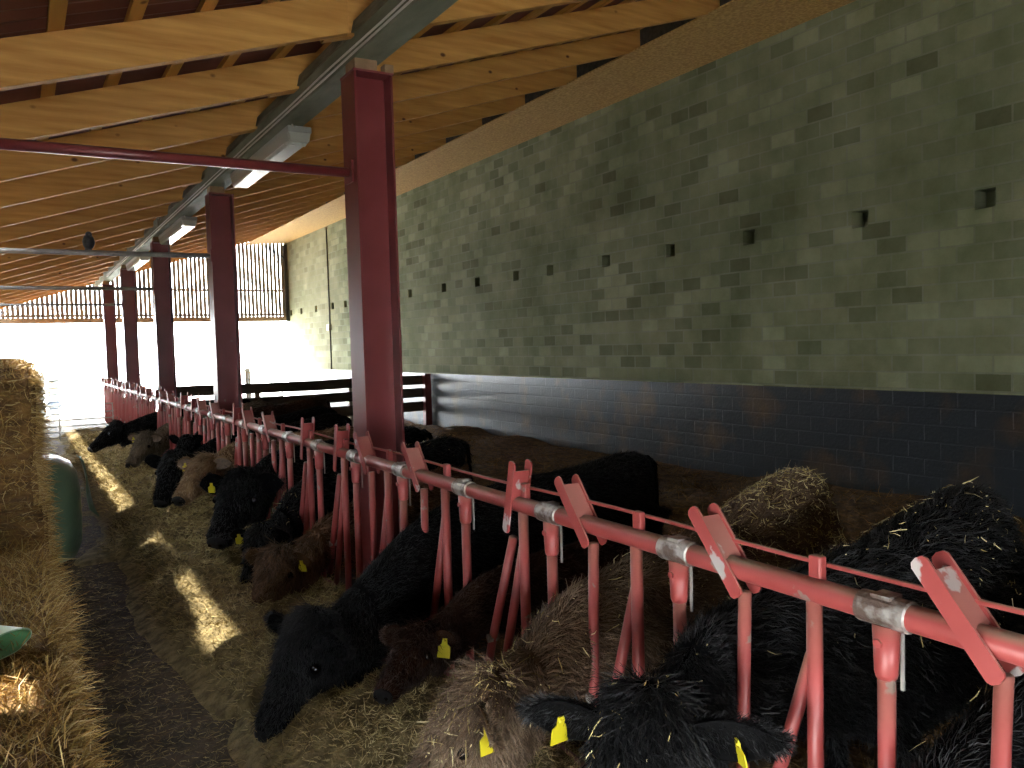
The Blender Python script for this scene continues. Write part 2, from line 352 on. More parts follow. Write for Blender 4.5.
# unseen left wall added to block sun; hatch and rear doorway shaped for light
wl = MB(); X0 = XE-.03
def lw(y0, y1, z0, z1):
    y = y0
    while y < y1-1e-6:
        e = min(y+.16, y1); wl.box(X0-.03, X0, y, e-.004, z0, z1); y = e
zt = zr(X0)+.3
lw(1.2, 3.5, 0, zt); lw(3.5, 3.8, 0, 1.68); lw(3.5, 3.8, 2.02, zt); lw(3.8, 5.95, 0, zt); wl.box(-.97, X0, 5.94, 5.97, 0, zt); X0 = -.94; lw(5.97, YG, 0, 3.62); X0 = XE-.03
wl.box(X0-.04, X0+.004, .9, 5.95, 2.5, 2.6); lw(YB, -1.0, 0, zt); lw(-1.0, 1.2, 1.0, zt)
st(wl.build('wall_left', M['boardwall']))
# near end wall beside the pen
st(MB().box(1.5, XW, YB-.1, YB, 0, 6).box(X0, 1.5, YB-.1, YB, 2.25, 6).build('wall_near', M['boardwall']))

# ------------------------------------------------------------------ steel columns
CY = [5.56, 10.6, 15.55, 20.55, 25.2]
cn = ['nearest the camera, red oxide, standing behind the feed barrier', 'second from the camera, dark red, with the long board fence behind it', 'third from the camera, dark red with a pale left edge', 'fourth from the camera, thin dark red against the bright doorway', 'fifth and farthest from the camera, dark, at the barrier end']
for i, y in enumerate(CY):
    c = empty('steel_column', (2.24, y, 0)); tag(c, 'steel H-section column, ' + cn[i], 'column', 'red steel columns')
    x0, x1, w = 2.10, 2.388, .20; d = .27
    MB().box(x0, x0+.016, y, y+d, 0, 3.83).build('flange', M['column'], c, bevel=.002)
    MB().box(x1-.016, x1, y, y+d, 0, 3.83).build('flange', M['column'], c, bevel=.002)
    MB().box(x0+.016, x1-.016, y+d/2-.006, y+d/2+.006, 0, 3.83).build('web', M['column'], c)
    MB().box(x0-.004, x1+.004, y-.004, y+d+.004, 3.83, 3.845).build('cap_plate', M['column'], c)
    MB().box(x0+.02, x1-.10, y+.03, y+d-.05, 3.845, 3.93).build('packer', M['packer'], c, bevel=.004)
    MB().box(x0-.01, x1+.02, y-.08, y+d+.08, 0, .02).build('base_plate', M['column'], c)
    if i == 0: tag(MB().box(x1-.04, x1+.03, y+.04, y+.12, 3.845, 3.92).build('packer', M['packer'], c, bevel=.004))
# support beam over the columns
b = empty('support_beam', (2.2, 12, 3.93)); tag(b, 'long grey-green timber beam on top of the red columns carrying the rafters', 'beam')
MB().box(2.12, 2.335, YB, YG-.1, 3.93, 4.09).build('main_timber', M['beam'], b, bevel=.006)
mb = MB()
n = 90; rows = []
for i in range(n+1):
    y = YB+.1+(YG-.4-YB)*i/n; e = .02*mnoise.noise(V((0, y*1.7, 3)))+.012*mnoise.noise(V((5, y*5, 1)))
    rows.append([(2.105+e, y, 4.088), (2.30, y, 4.088), (2.30, y, 4.19), (2.125+e, y, 4.18+e)])
mb.rings(rows); mb.build('split_top_timber', M['beam_rough'], b)
for y in (10.3, 15.3, 20.2):
    MB().box(2.095, 2.12, y-.5, y+.5, 3.95, 4.15).build('splice_plate', M['beam'], b, bevel=.004)
# cables clipped along the beam
for q, (dx, dz, lab) in enumerate(((-.006, .05, 'upper of the two white cables clipped along the timber beam'), (-.006, .012, 'lower of the two white cables clipped along the timber beam'))):
    pts = [(2.104+dx, y, 3.930+dz+.008*mnoise.noise(V((q*9, y*.9, 0)))) for y in np.arange(-2, 24, .35)]
    o = MB().tube(pts, .0085, 6).build('electric_cable', M['cable'], smooth=True); tag(o, lab, 'cable', 'cables on the beam')
# lamps under the beam
for i, y in enumerate((7.5, 13.1, 18.1)):
    c = empty('strip_light', (2.3, y, 3.9)); x0, x1, L = 2.19, 2.41, 2.35
    tag(c, ['unlit strip light with a clear cover, nearest the camera, beyond the first column', 'strip light under the timber beam beyond the second column, shining white with daylight', 'smallest and farthest strip light under the beam, beyond the third column'][i], 'light', 'strip lights under the beam')
    MB().box(x0, x1, y, y+L, 3.87, 3.928).build('housing', M['lamp_body'], c, bevel=.008)
    rows = []
    for yy, s in ((y+.005, .9), (y+.04, 1), (y+L-.04, 1), (y+L-.005, .9)):
        rows.append([((x0+x1)/2+s*a, yy, zz) for a, zz in ((-.11, 3.87), (-.095, 3.80), (-.075, 3.782), (.075, 3.782), (.095, 3.80), (.11, 3.87))])
    MB().rings(rows).build('clear_cover', M['lamp_diff'], c)
    MB().tube([(x0+.03, y+.2, 3.795), (x0+.03, y+L-.1, 3.795)], .02, 8).build('tube', M['tube'], c, smooth=True)
    for s in (0, 1): MB().box(x0+.05+.1*s, x0+.09+.1*s, y+.09, y+.13, 3.776, 3.79).build('clip', M['lamp_body'], c)
    MB().tube([(x0+.02, y-.05, 3.95), (x0+.04, y-.01, 3.925), (x0+.06, y+.02, 3.9)], .008, 6).build('lead', M['cable'], c, smooth=True)
# tie bars from the columns to the low eave
for i, (y, z, xa) in enumerate(((5.70, 3.145, XE), (10.65, 3.075, XE), (15.6, 3.03, XE), (20.6, 3.03, XE))):
    c = empty('tie_bar', (0.7, y, z))
    tag(c, ['round red steel tie bar running from the nearest column to the left', 'grey tie bar with a dark bird perched on it, from the second column', 'thin grey tie bar from the third column to the left', 'thin tie bar from the fourth column in front of the gable slats'][i], 'tie bar', 'tie bars')
    m = M['column'] if i == 0 else M['galv_dull']
    MB().tube([(xa-.05, y, z), (2.09, y, z+.005)], .034 if i == 0 else .03, 12).build('bar', m, c, smooth=True)
    MB().box(2.085, 2.10, y-.07, y+.07, z-.07, z+.08).build('end_plate', M['column'], c)
    # eave post carrying the far end
    p = MB().box(XE-.27, XE-.17, y-.05, y+.05, 0, zr(XE-.17)+.2).build('eave_post', M['boardwall'])
    tag(p, 'square timber eave post outside the left edge, %s from the camera' % ORD[i], 'post', 'eave posts')
# bird on the second tie bar
bd = empty('pigeon', (.765, 10.65, 3.107)); tag(bd, 'small dark bird perched on the grey tie bar', 'bird')
R = Matrix.Rotation(math.radians(-28), 3, 'X')
MB().ball((.765, 10.66, 3.20), .065, .10, .085, 14, 10, R).build('body', M['feather'], bd, True)
MB().ball((.765, 10.59, 3.275), .036, .04, .036, 12, 8).build('head', M['feather'], bd, True)
MB().tube([(.765, 10.56, 3.27), (.765, 10.53, 3.262)], [.01, .002], 6).build('beak', M['dark'], bd, True)
MB().rings([[(.765-.03, 10.70, 3.16), (.765+.03, 10.70, 3.16), (.765+.03, 10.71, 3.18), (.765-.03, 10.71, 3.18)], [(.765-.035, 10.83, 3.1), (.765+.035, 10.83, 3.1), (.765+.035, 10.83, 3.11), (.765-.035, 10.83, 3.11)]]).build('tail', M['feather'], bd)
for s in (-1, 1): MB().tube([(.765+.022*s, 10.65, 3.14), (.765+.022*s, 10.65, 3.10)], .006, 6).build('leg', M['dark'], bd)
# conduit on the far part of the wall
c = empty('wall_conduit', (XW-.02, 24.75, 3)); tag(c, 'thin dark vertical conduit with a small box on the far block wall', 'conduit')
MB().tube([(XW-.018, 24.75, 1.28), (XW-.018, 24.75, 5.62)], .018, 8).build('pipe', M['dark'], c, True)
MB().box(XW-.09, XW, 24.66, 24.86, 2.47, 2.66).build('junction_box', M['cable'], c, bevel=.01)

# ------------------------------------------------------------------ feed barrier
LU = .806; XF = 1.95; ZR = 1.165
secs = [(-1, 5), (5, 11), (11, 17), (17, 23), (23, 29)]
sl = ['red tubular feed barrier section nearest the camera with tilted latch brackets', 'red feed barrier section between the nearest and the second column', 'red feed barrier section beyond the second column', 'red feed barrier section beyond the third column', 'farthest red feed barrier section, by the bright doorway']
closed = {2: 1, 5: 1, 6: 1, 8: 0, 9: 1, 12: 1, 13: 1, 16: 1, 19: 1, 22: 1, 25: 1}
for si, (k0, k1) in enumerate(secs):
    ya = 1.362+LU*k0 + .001; yb = 1.362+LU*k1 - .001
    root = empty('feed_barrier', (XF, ya, 0)); tag(root, sl[si], 'feed barrier', 'red feed barrier sections')
    far = si >= 2; nn = 8 if far else 14
    MB().tube([(XF, y, ZR) for y in np.linspace(ya, yb, 8)], .036, nn+2).build('top_rail', M['rail'], root, True)
    MB().tube([(XF, ya, .12), (XF, yb, .12)], .028, nn).build('bottom_rail', M['rail'], root, True)
    MB().tube([(XF+.045, y, ZR+.075+.006*math.sin(y*3)) for y in np.linspace(ya, yb, 20)], .0085, 6).build('locking_rod', M['rail'], root, True)
    for k in range(k0, k1):
        y = 1.362+LU*k+.006
        # bolted clamp post
        MB().tube([(XF, y, .12), (XF, y, 1.0)], .0235, nn).build('post', M['rail'], root, True)
        cl = MB(); cl.tube([(XF, y-.075, ZR), (XF, y-.072, ZR), (XF, y+.072, ZR), (XF, y+.075, ZR)], [.036, .043, .043, .036], nn+2)
        cl.box(XF-.028, XF+.028, y-.028, y+.028, ZR+.036, ZR+.047)
        cl.build('clamp', M['galv'], root)
        MB().tube([(XF, y, .985), (XF, y, 1.0), (XF, y, 1.13)], [.027, .031, .036], nn).build('clamp_socket', M['rail'], root, True)
        if not far:
            MB().tube([(XF-.03, y, 1.085), (XF-.042, y, 1.085)], .012, 6).build('bolt', M['rail'], root)
            MB().box(XF+.03, XF+.036, y-.03, y-.02, .95, 1.13).build('strap', M['galv_dull'], root)
        # fixed V: upright with lug + diagonal brace
        yv = y+.232
        MB().tube([(XF, yv, .12), (XF, yv, ZR-.02)], .0235, nn).build('upright', M['rail'], root, True)
        MB().box(XF+.0, XF+.03, yv-.022, yv+.022, ZR+.02, ZR+.1).build('lug', M['rail'], root, bevel=.006 if not far else 0)
        MB().tube([(XF, yv+.008, .97), (XF, yv+.275, .14)], .0215, nn).build('diagonal_brace', M['rail'], root, True)
        # swinging yoke bar and its latch bracket
        cz = closed.get(k, 0)
        if cz: top, piv, bot, bt, bb = (yv+.09, 1.0), (yv+.315, .46), (yv+.40, .22), (yv+.015, 1.335), (yv+.08, 1.065)
        else: top, piv, bot, bt, bb = (yv+.266, 1.095), (yv+.288, .46), (yv+.30, .16), (yv+.437, 1.312), (yv+.275, 1.115)
        MB().tube([(XF-.002, *top), (XF-.002, *piv), (XF-.002, *bot)], .0215, nn).build('swing_bar', M['rail'], root, True)
        MB().tube([(XF-.03, piv[0], piv[1]), (XF+.03, piv[0], piv[1])], .022, 8).build('pivot', M['galv'], root)
        if cz: bt = (bt[0]+.0, bt[1])
        br = MB()
        a, c_ = V((XF-.05, *bt)), V((XF-.05, *bb)); t = (c_-a).normalized(); sd = V((0, -t.z, t.y))
        for xo in (-.044, .044):
            pts = [V((XF+xo, a.y, a.z))-t*.02, V((XF+xo, c_.y, c_.z))+t*.02]
            w = .026; vs = []
            for xx in (-.004, .004):
                ol = []
                for p_, dr in ((pts[0], -1), (pts[1], 1)):
                    for an in ((-90, -45, 0, 45, 90) if dr < 0 else (90, 45, 0, -45, -90)):
                        A = math.radians(an); ol.append(p_ + t*(dr*w*math.cos(A)*.6) + sd*(w*math.sin(A)) + V((xx, 0, 0)))
                vs.append(ol)
            br.rings(vs)
        br.beam(a+V((.05, 0, 0))+t*.01-sd*.012, a+V((.05, 0, 0))+t*.165-sd*.012, .088, .007, up=sd)
        br.build('latch_bracket', M['bracket'], root)

# ------------------------------------------------------------------ pen fence of dark boards
f = empty('board_fence', (5, 17.8, 0)); tag(f, 'dark timber board fence across the pen with a red post at the wall', 'fence')
for z0, z1 in ((1.02, 1.235), (.72, .93), (.40, .62)):
    n = 24; rows = []
    for i in range(n+1):
        x = 2.62+(8.2-2.62)*i/n; e = .018*mnoise.noise(V((x*.8, z0*9, 0)))
        rows.append([(x, 17.76, z0+e), (x, 17.8, z0+e), (x, 17.8, z1+e*1.4), (x, 17.76, z1+e*1.4)])
    MB().rings(rows).build('board', M['board'], f)
for i, x in enumerate((2.75, 4.33, 6.4)): MB().box(x-.05, x+.05, 17.8, 17.9, 0, 1.2).build('post', M['slat'], f)
p = MB().box(8.12, 8.28, 17.62, 17.78, 0, 1.27).build('post', M['column'], f, bevel=.004); tag(p, 'red steel end post')

# tube gates
def gate(name, label, x0, x1, y, zs, vx, r=.02, mats='galv_dull', z0=.05):
    g = empty(name, ((x0+x1)/2, y, 0)); tag(g, label, 'gate', 'tubular gates')
    for z in zs: MB().tube([(x0, y, z), (x1, y, z)], r, 8).build('rail', M[mats], g, True)
    for x in vx: MB().tube([(x, y, z0), (x, y, zs[0])], r*1.15, 8).build('upright', M[mats], g, True)
    return g
gate('tubular_gate', 'low pale tubular gate across the far end of the feed passage', .35, 1.86, 21.2, (.80, .62, .47, .33, .2, .08), (.37, .75, 1.84), .011, z0=.0)
gate('tubular_gate', 'thin tubular gate at the back of the pen, against the bright doorway', 2.7, 7.6, 27.8, (1.28, .98, .78, .58, .38), (2.72, 4.1, 6.5, 7.58), .022, z0=.0)
o = MB().box(6.42, 6.58, 27.9, 28.0, 0, 1.35).build('gate_post', M['slat'])
tag(o, 'short dark post behind the pen gate near the far wall corner', 'post')

# ------------------------------------------------------------------ ground litter, hay, bedding
def nz2(x, y, s): return mnoise.noise(V((x*s, y*s, 1.7)))
def sm(a, b, x): t = min(1, max(0, (x-a)/(b-a))); return t*t*(3-2*t)
def hay_h(x, y):
    e = .80+.16*nz2(0, y, .8)+.08*nz2(3, y, 2.3)+(.12 if y < 4.4 else 0)
    a = sm(e-.16, e+.35, x)*(1-.75*sm(1.75, 2.15, x))
    return a*(.20+.09*nz2(x, y, 1.1)+.07*nz2(x+9, y, 2.6)) + a*.05*nz2(x, y, 6) + a*.03*nz2(x, y, 13) - .012 + (.05*sm(0, .3, nz2(x+4, y, 1.6))*sm(.25, .5, x)*(1-sm(1.9, 2.1, x)) if y > 7 else 0)
def hay():
    xs = np.linspace(.30, 2.08, 37); ys = np.arange(.3, 22, .06); vs = []; qs = []
    for y in ys:
        for x in xs: vs.append((x, y, hay_h(x, y)))
    nx = len(xs)
    for j in range(len(ys)-1):
        for i in range(nx-1):
            a = j*nx+i; qs.append((a, a+1, a+1+nx, a+nx))
    o = link('hay', np_mesh('hay', np.array(vs), np.array(qs)), M['haybase'], smooth=True)
    tag(o, 'long heap of loose hay along the foot of the red feed barrier', 'hay', kind='stuff')
    n = 120000
    y = 1.5*np.exp(rng.random(n)*math.log(20/1.5)); x = .55+1.6*rng.random(n)
    h = np.array([hay_h(a, b) for a, b in zip(x, y)]); keep = h > .035+.05*rng.random(n)
    x, y, h = x[keep], y[keep], h[keep]; n = len(x)
    d = rng.normal(size=(n, 3)); d[:, 2] = np.abs(d[:, 2])*.35+.02
    L = (.025+.065*rng.random(n))*(.7+.06*y); W = .0014+.0006*y
    strands('loose_hay', np.stack([x, y, h-.008], 1), d, L, W, rng.normal(size=(n, 3))*.5, M['hay'], o, np.clip(rng.random(n)*.75+.45*np.array([sm(.85, 1.3, a_)*.7+.55*nz2(a_, b_, 1.9)-.15 for a_, b_ in zip(x, y)]), 0, 1))['kind'] = 'stuff'
hay()
def litter():
    n = 16000; y = 2.4*np.exp(rng.random(n)*math.log(20/2.4)); x = .1+.9*rng.random(n)**1.3
    d = rng.normal(size=(n, 3)); d[:, 2] = np.abs(d[:, 2])*.12+.02
    o = strands('straw_litter', np.stack([x, y, np.full(n, .004)], 1), d, .015+.05*rng.random(n), .0025, rng.normal(size=(n, 3))*.2*np.array([1, 1, .1]), M['hay'], tint=rng.random(n)*.7)
    tag(o, 'scraps of straw trodden into the dark passage floor', 'straw', kind='stuff')
litter()
def bed_h(x, y): return .05+.05*nz2(x, y, .7)+.03*nz2(x, y, 2.5)+.10*sm(2.1, 3, x)*sm(.0, .4, nz2(x+8, y+3, .5)) + .38*math.exp(-((x-2.75)/.5)**2-((y-5.75)/.55)**2) 
def bedding():
    xs = np.linspace(2.42, XW-.03, 59); ys = np.arange(-2, 26, .12); vs = []; qs = []; nx = len(xs)
    for y in ys:
        for x in xs: vs.append((x, y, bed_h(x, y)))
    for j in range(len(ys)-1):
        for i in range(nx-1):
            a = j*nx+i; qs.append((a, a+1, a+1+nx, a+nx))
    o = link('straw_bedding', np_mesh('bedding', np.array(vs), np.array(qs)), M['bedding'], smooth=True)
    tag(o, 'brown straw bedding spread over the cattle pen floor', 'straw', kind='stuff')
    n = 50000; x = 2.15+5.95*rng.random(n); y = .5+19*rng.random(n)**1.4
    h = np.array([bed_h(a, b) for a, b in zip(x, y)])
    d = rng.normal(size=(n, 3)); d[:, 2] = np.abs(d[:, 2])*.3+.02
    strands('loose_straw', np.stack([x, y, h-.01], 1), d, .06+.14*rng.random(n), .005, rng.normal(size=(n, 3))*.4, M['straw_dark'], o)['kind'] = 'stuff'
bedding()

# ------------------------------------------------------------------ straw bales
def bale(x0, x1, y0, y1, z0, z1, label, group, n=9000, L=(.04, .16), rnd_=.05, top=1.0, seed=0):
    root = empty('straw_bale', ((x0+x1)/2, (y0+y1)/2, z0)); tag(root, label, 'straw bale', group)
    bm = bmesh.new(); bmesh.ops.create_cube(bm, size=1)
    bmesh.ops.bevel(bm, geom=bm.edges[:], offset=.06, segments=3, affect='EDGES')
    bmesh.ops.subdivide_edges(bm, edges=[e for e in bm.edges if e.calc_length() > .3], cuts=14, use_grid_fill=True)
    for v in bm.verts:
        c = v.co; q = V(((x0+x1)/2+c.x*(x1-x0), (y0+y1)/2+c.y*(y1-y0), (z0+z1)/2+c.z*(z1-z0)))
        d = .05*mnoise.noise(q*1.5+V((seed, 0, 0)))+.03*mnoise.noise(q*5+V((0, seed, 0)))
        q += c.normalized()*d
        q.z = max(z0+.002, q.z); v.co = q
    me = bpy.data.meshes.new('bale_body'); bm.to_mesh(me); bm.free()
    body = link('bale_body', me, M['balebase'], root, True)
    tri = tri_sample(me, n, lambda P, N: (N[:, 2] > -.4) & ((N[:, 0] > -.3)))
    P, N = tri; n = len(P)
    d = N*.35 + rng.normal(size=(n, 3))*np.array([.9, .55, .55])
    strands('loose_straw', P-N*.01, d, L[0]+(L[1]-L[0])*rng.random(n)**2, .0045, rng.normal(size=(n, 3))*.3+np.array([0, 0, -.15]), M['straw'], root, rng.random(n)**1.8)['kind'] = 'stuff'
    return root
def tri_sample(me, n, keep=None, weight=None):
    me.calc_loop_triangles(); nt = len(me.loop_triangles)
    t = np.empty(nt*3, dtype=np.int32); me.loop_triangles.foreach_get('vertices', t); t = t.reshape(-1, 3)
    v = np.empty(len(me.vertices)*3, dtype=np.float32); me.vertices.foreach_get('co', v); v = v.reshape(-1, 3)
    A, B, C = v[t[:, 0]], v[t[:, 1]], v[t[:, 2]]; nn = np.cross(B-A, C-A); ar = np.linalg.norm(nn, axis=1)+1e-12; N = nn/ar[:, None]
    cen = (A+B+C)/3; w = ar.copy()
    if keep is not None: w = w*keep(cen, N)
    if weight is not None: w = w*weight(cen, N)
    i = rng.choice(nt, size=n, p=w/w.sum()); a = rng.random(n); b_ = rng.random(n); f_ = a+b_ > 1; a[f_] = 1-a[f_]; b_[f_] = 1-b_[f_]
    P = A[i]+(B[i]-A[i])*a[:, None]+(C[i]-A[i])*b_[:, None]
    return P, N[i]
bale(-.47, .10, 1.4, 3.68, 0, .72, 'low straw bale in the near left corner with a pale film scrap on it', 'big square straw bales', 30000, (.03, .14), seed=1)
bale(-.47, .09, 3.72, 5.92, 0, .71, 'low straw bale lying against the foot of the tall stack', 'big square straw bales', 14000, (.05, .2), seed=2)
bale(-.47, .115, 6.0, 8.05, 0, .93, 'lower straw bale of the tall stack at the left edge', 'big square straw bales', 12000, (.04, .15), seed=3)
bale(-.47, .085, 6.0, 8.0, .935, 1.83, 'upper straw bale of the tall stack at the left edge', 'big square straw bales', 14000, (.04, .16), seed=4)
hg = 'added straw bales out of view that shade the floor'  # unseen bales added to cast shade and break up the sun streak
for y in (9.7, 11.85, 14.0):
    for z in (0, .94):
        bale(-.47, .04, y, y+2.1, z, z+.93, 'added unseen straw bale behind the tall stack, shading the floor', hg, 600, seed=y+z)
bale(-.47, -.25, 7.3, 9.0, 1.88, 2.72, 'added third-tier straw bale out of view, breaking the sun streak', hg, 600, seed=9)
bale(-.47, -.25, 9.1, 10.9, 1.88, 2.72, 'added third-tier straw bale out of view, breaking the sun streak', hg, 600, seed=10)

# green wrapped bale
gb = empty('wrapped_bale', (-.17, 8.95, 0)); tag(gb, 'dark green plastic-wrapped round bale standing beyond the straw stack', 'wrapped bale')
rows = []
for z, r in ((0, .5), (.02, .56), (.12, .60), (.35, .62), (.6, .615), (.8, .59), (.9, .54), (.955, .44), (.965, .2), (.968, .02)):
    rows.append([(-.15+(r+.012*mnoise.noise(V((math.cos(a)*2, math.sin(a)*2, z*5))))*math.cos(a), 8.95+r*math.sin(a), z+.02*mnoise.noise(V((math.cos(a)*3, math.sin(a)*3, 2)))*(z > .02)) for a in np.linspace(0, 2*PI, 40, endpoint=False)])
MB().rings(rows).build('wrap', M['wrap'], gb, True)
g = MB(); rows = []
for i in range(9):
    t = i/8; rows.append([(.46+.09*t+.03*math.sin(t*5), 9.25-.5*t, .93-.42*t+.06*math.sin(t*4)), (.50+.10*t, 9.2-.45*t, .90-.5*t-.12*math.sin(t*3)), (.495+.10*t, 9.19-.45*t, .89-.5*t-.12*math.sin(t*3)), (.455+.09*t+.03*math.sin(t*5), 9.24-.5*t, .92-.42*t+.06*math.sin(t*4))])
g.rings(rows).build('torn_flap', M['wrap'], gb, True)
# pale film scrap on the near bale
fl = empty('plastic_film', (-.12, 3.75, .74)); tag(fl, 'folded scrap of pale green plastic film on the near straw bale', 'plastic film')
rows = []
for i in range(14):
    t = i/13; xx = -.72+.65*t; hh = .10-.045*t
    rows.append([(xx-.03*t, 3.75+.17*math.cos(a)*(1-.25*t)+.02*math.sin(3*a), .775+hh*math.sin(a)*(1.25 if math.sin(a) > 0 else .5)) for a in np.linspace(0, 2*PI, 28, endpoint=False)])
inner = [[(p[0], 3.75+(p[1]-3.75)*.96, .775+(p[2]-.775)*.9) for p in r] for r in rows]
Rz = Matrix.Rotation(math.radians(-38), 3, 'Z'); pv = V((-.12, 3.72, .79))
rows = [[pv+Rz @ (V(p)-pv) for p in r] for r in rows]; inner = [[pv+Rz @ (V(p)-pv) for p in r] for r in inner]
MB().rings(rows, cap=False).build('fold', M['film'], fl, True)
MB().rings(inner, cap=False).build('inside', M['film_in'], fl, True)

# sacks outside the far door
for i in range(6):
    for j in range(2):
        zc = .11+.225*i; mb = MB(); rows = []
        x0 = .30+.47*j+.02*rnd.uniform(-1, 1); y0 = 31.0+.03*rnd.uniform(-1, 1)
        for t in np.linspace(-1, 1, 9):
            w = (1-abs(t)**6)*.9+.1
            rows.append([(x0+.225+t*.23, y0+.35*math.copysign(abs(math.cos(a))**.7, math.cos(a)), zc+.12*w*math.copysign(abs(math.sin(a))**.8, math.sin(a))) for a in np.linspace(0, 2*PI, 16, endpoint=False)])
        mb.rings(rows); o = mb.build('feed_sack', M['sack_dark'] if i == 1 else M['sack'], smooth=True)
        tag(o, '%s feed sack, %s from the ground, %s side of the outdoor stack' % ('dark blue-grey' if i == 1 else 'pale grey', ORD[i], ('left', 'right')[j]), 'sack', 'stacked feed sacks')

# ------------------------------------------------------------------ cattle
def cr(points, m):
    """Catmull-Rom through points (any dimension)"""
    p = np.array(points, float); n = len(p); out = []
    ext = np.vstack([2*p[0]-p[1], p, 2*p[-1]-p[-2]])
    for i in range(n-1):
        a, b_, c, d = ext[i:i+4]
        for k in range(m):
            t = k/m; out.append(.5*((2*b_)+(-a+c)*t+(2*a-5*b_+4*c-d)*t*t+(-a+3*b_-3*c+d)*t**3))
    out.append(p[-1]); return np.array(out)
COATS = {
 'black': [(.002, .002, .0022), (.0045, .0045, .005), (.012, .0125, .0145)],
 'brown': [(.065, .04, .024), (.135, .088, .053), (.25, .175, .11)],
 'dark_brown': [(.018, .008, .005), (.035, .016, .010), (.06, .03, .018)],
 'rust': [(.06, .033, .017), (.12, .068, .036), (.20, .12, .065)],
 'tan': [(.14, .085, .045), (.25, .165, .09), (.36, .25, .15)],
 'grey_brown': [(.06, .045, .03), (.11, .085, .055), (.18, .14, .09)],
}
for k_, v_ in COATS.items():
    M['coat_'+k_] = tint_mat('coat_'+k_, v_, .55, .35); M['skin_'+k_] = mat('skin_'+k_, [c*.8 for c in v_[0]], v_[1], 9, .9, .5, 60, spec=.06)
def cow(label, coat, R, W, C, P, Mz, s=1.0, L=.50, nh=6000, hl=.045, voxel=.03, tags=(1,), earz=0, seed=1, floor=.06, straw=0, straw_face=0, straw_c=.3, tilt=0, nw=1.0, hw=1.0, earL=.165, legs=True):
    R, W, C, P, Mz = [V(a) for a in (R, W, C, P, Mz)]
    r_ = random.Random(seed)
    f = (Mz-P).normalized(); Lh = (Mz-P).length; k = Lh/.50*hw
    back = (R-W); back.z = 0; back.normalize()
    nref = V((0, 0, 1)) if abs(f.z) < .97 else -back
    n = (nref - f*nref.dot(f)).normalized()
    if n.dot(V((0, 0, 1))) < 0: n = -n
    sd = f.cross(n).normalized()
    root = empty('cow', (W.x, W.y, 0)); tag(root, label, 'cow', 'cattle in the pen')
    # torso + neck as one loft along the top line (coordinates: xyz of top, rz, ry)
    nk = P - f*(-.10*k) - n*.05*k
    mid = R.lerp(W, .5)+V((0, 0, -.02*s))
    tl = [(*(R+back*.20*s-V((0, 0, .30*s))), .12*s, .08*s), (*(R+back*.15*s-V((0, 0, .11*s))), .24*s, .17*s), (*R, .36*s, .25*s), (*mid, .40*s, .31*s), (*(W+back*.25*s), .395*s, .27*s), (*W, .36*s, .21*s),
          (*C, .235*s*nw, .135*s), (*(C.lerp(nk, .55)+V((0, 0, .02))), .185*s*nw, .115*s*nw), (*nk, .13*k*nw, .10*k)]
    pts = cr(tl, 5); xyz = pts[:, :3]; rad = pts[:, 3:]
    tan = np.gradient(xyz, axis=0); tan = norm(tan)
    mb = MB(); rows = []
    for i in range(len(pts)):
        t = V(tan[i]); sv = t.cross(V((0, 0, 1)))
        sv = V((-back.y, back.x, 0))*.0 + sv
        if sv.length < .25: sv = V((0, 1, 0)) if sv.length < 1e-3 else sv
        sv.normalize(); up = sv.cross(t).normalized(); rz_, ry_ = rad[i]; c = V(xyz[i])-up*rz_
        rows.append([c+sv*(ry_*math.cos(a))*(1+.06*math.sin(a)*(-1))+up*(rz_*math.sin(a)) for a in np.linspace(0, 2*PI, 20, endpoint=False)])
    mb.rings(rows)
    # head
    rows = []
    for t, w, d, o in ((-.12, .05, .05, .05), (-.05, .09, .085, .055), (.06, .112, .11, .06), (.2, .122, .13, .075), (.36, .122, .145, .085), (.5, .102, .128, .078), (.65, .083, .10, .06), (.8, .074, .083, .052), (.92, .076, .075, .05), (.99, .064, .06, .05), (1.03, .03, .03, .05)):
        c = P+f*(t*Lh)-n*(o*k)
        rows.append([c+sd*(w*k*math.cos(a))+n*(d*k*math.sin(a)*(.8 if math.sin(a) > 0 else 1)) for a in np.linspace(0, 2*PI, 18, endpoint=False)])
    mb.rings(rows)
    # legs
    lat = V((-back.y, back.x, 0))
    if legs:
        for sg in (-1, 1):
            a = W+back*.18*s+lat*(sg*.15*s); zt_ = W.z-.55*s
            mb.tube([(a.x, a.y, zt_+.2*s), (a.x, a.y, zt_-.02), (a.x-back.x*.02, a.y, floor+.38*s*.9), (a.x, a.y, floor+.1), (a.x-back.x*.02, a.y, floor)], [.12*s, .085*s, .06*s, .04*s, .055*s], 10)
            h = R+back*.02*s+lat*(sg*.16*s)
            mb.tube([(h.x-back.x*.05, h.y-back.y*.05, R.z-.35*s), (h.x-back.x*.12, h.y, R.z-.58*s), (h.x+back.x*.10, h.y, floor+.38*s), (h.x+back.x*.08, h.y, floor+.1), (h.x+back.x*.04, h.y, floor)], [.19*s, .12*s, .06*s, .042*s, .055*s], 10)
        tl_ = R+back*.20*s-V((0, 0, .06*s))
        mb.tube([tl_-back*.06, tl_+back*.03-V((0, 0, .05)), tl_+back*.06-V((0, 0, .35*s)), tl_+back*.05-V((0, 0, .62*s))], [.035*s, .03*s, .02*s, .045*s], 8)
    me = mb.mesh('body'); ob = bpy.data.objects.new('tmp', me); COL.objects.link(ob)
    rm = ob.modifiers.new('r', 'REMESH'); rm.mode = 'VOXEL'; rm.voxel_size = voxel
    smo = ob.modifiers.new('s', 'SMOOTH'); smo.factor = .5; smo.iterations = max(3, int(.09/voxel))
    dg = bpy.context.evaluated_depsgraph_get(); me2 = bpy.data.meshes.new_from_object(ob.evaluated_get(dg))
    bpy.data.objects.remove(ob)
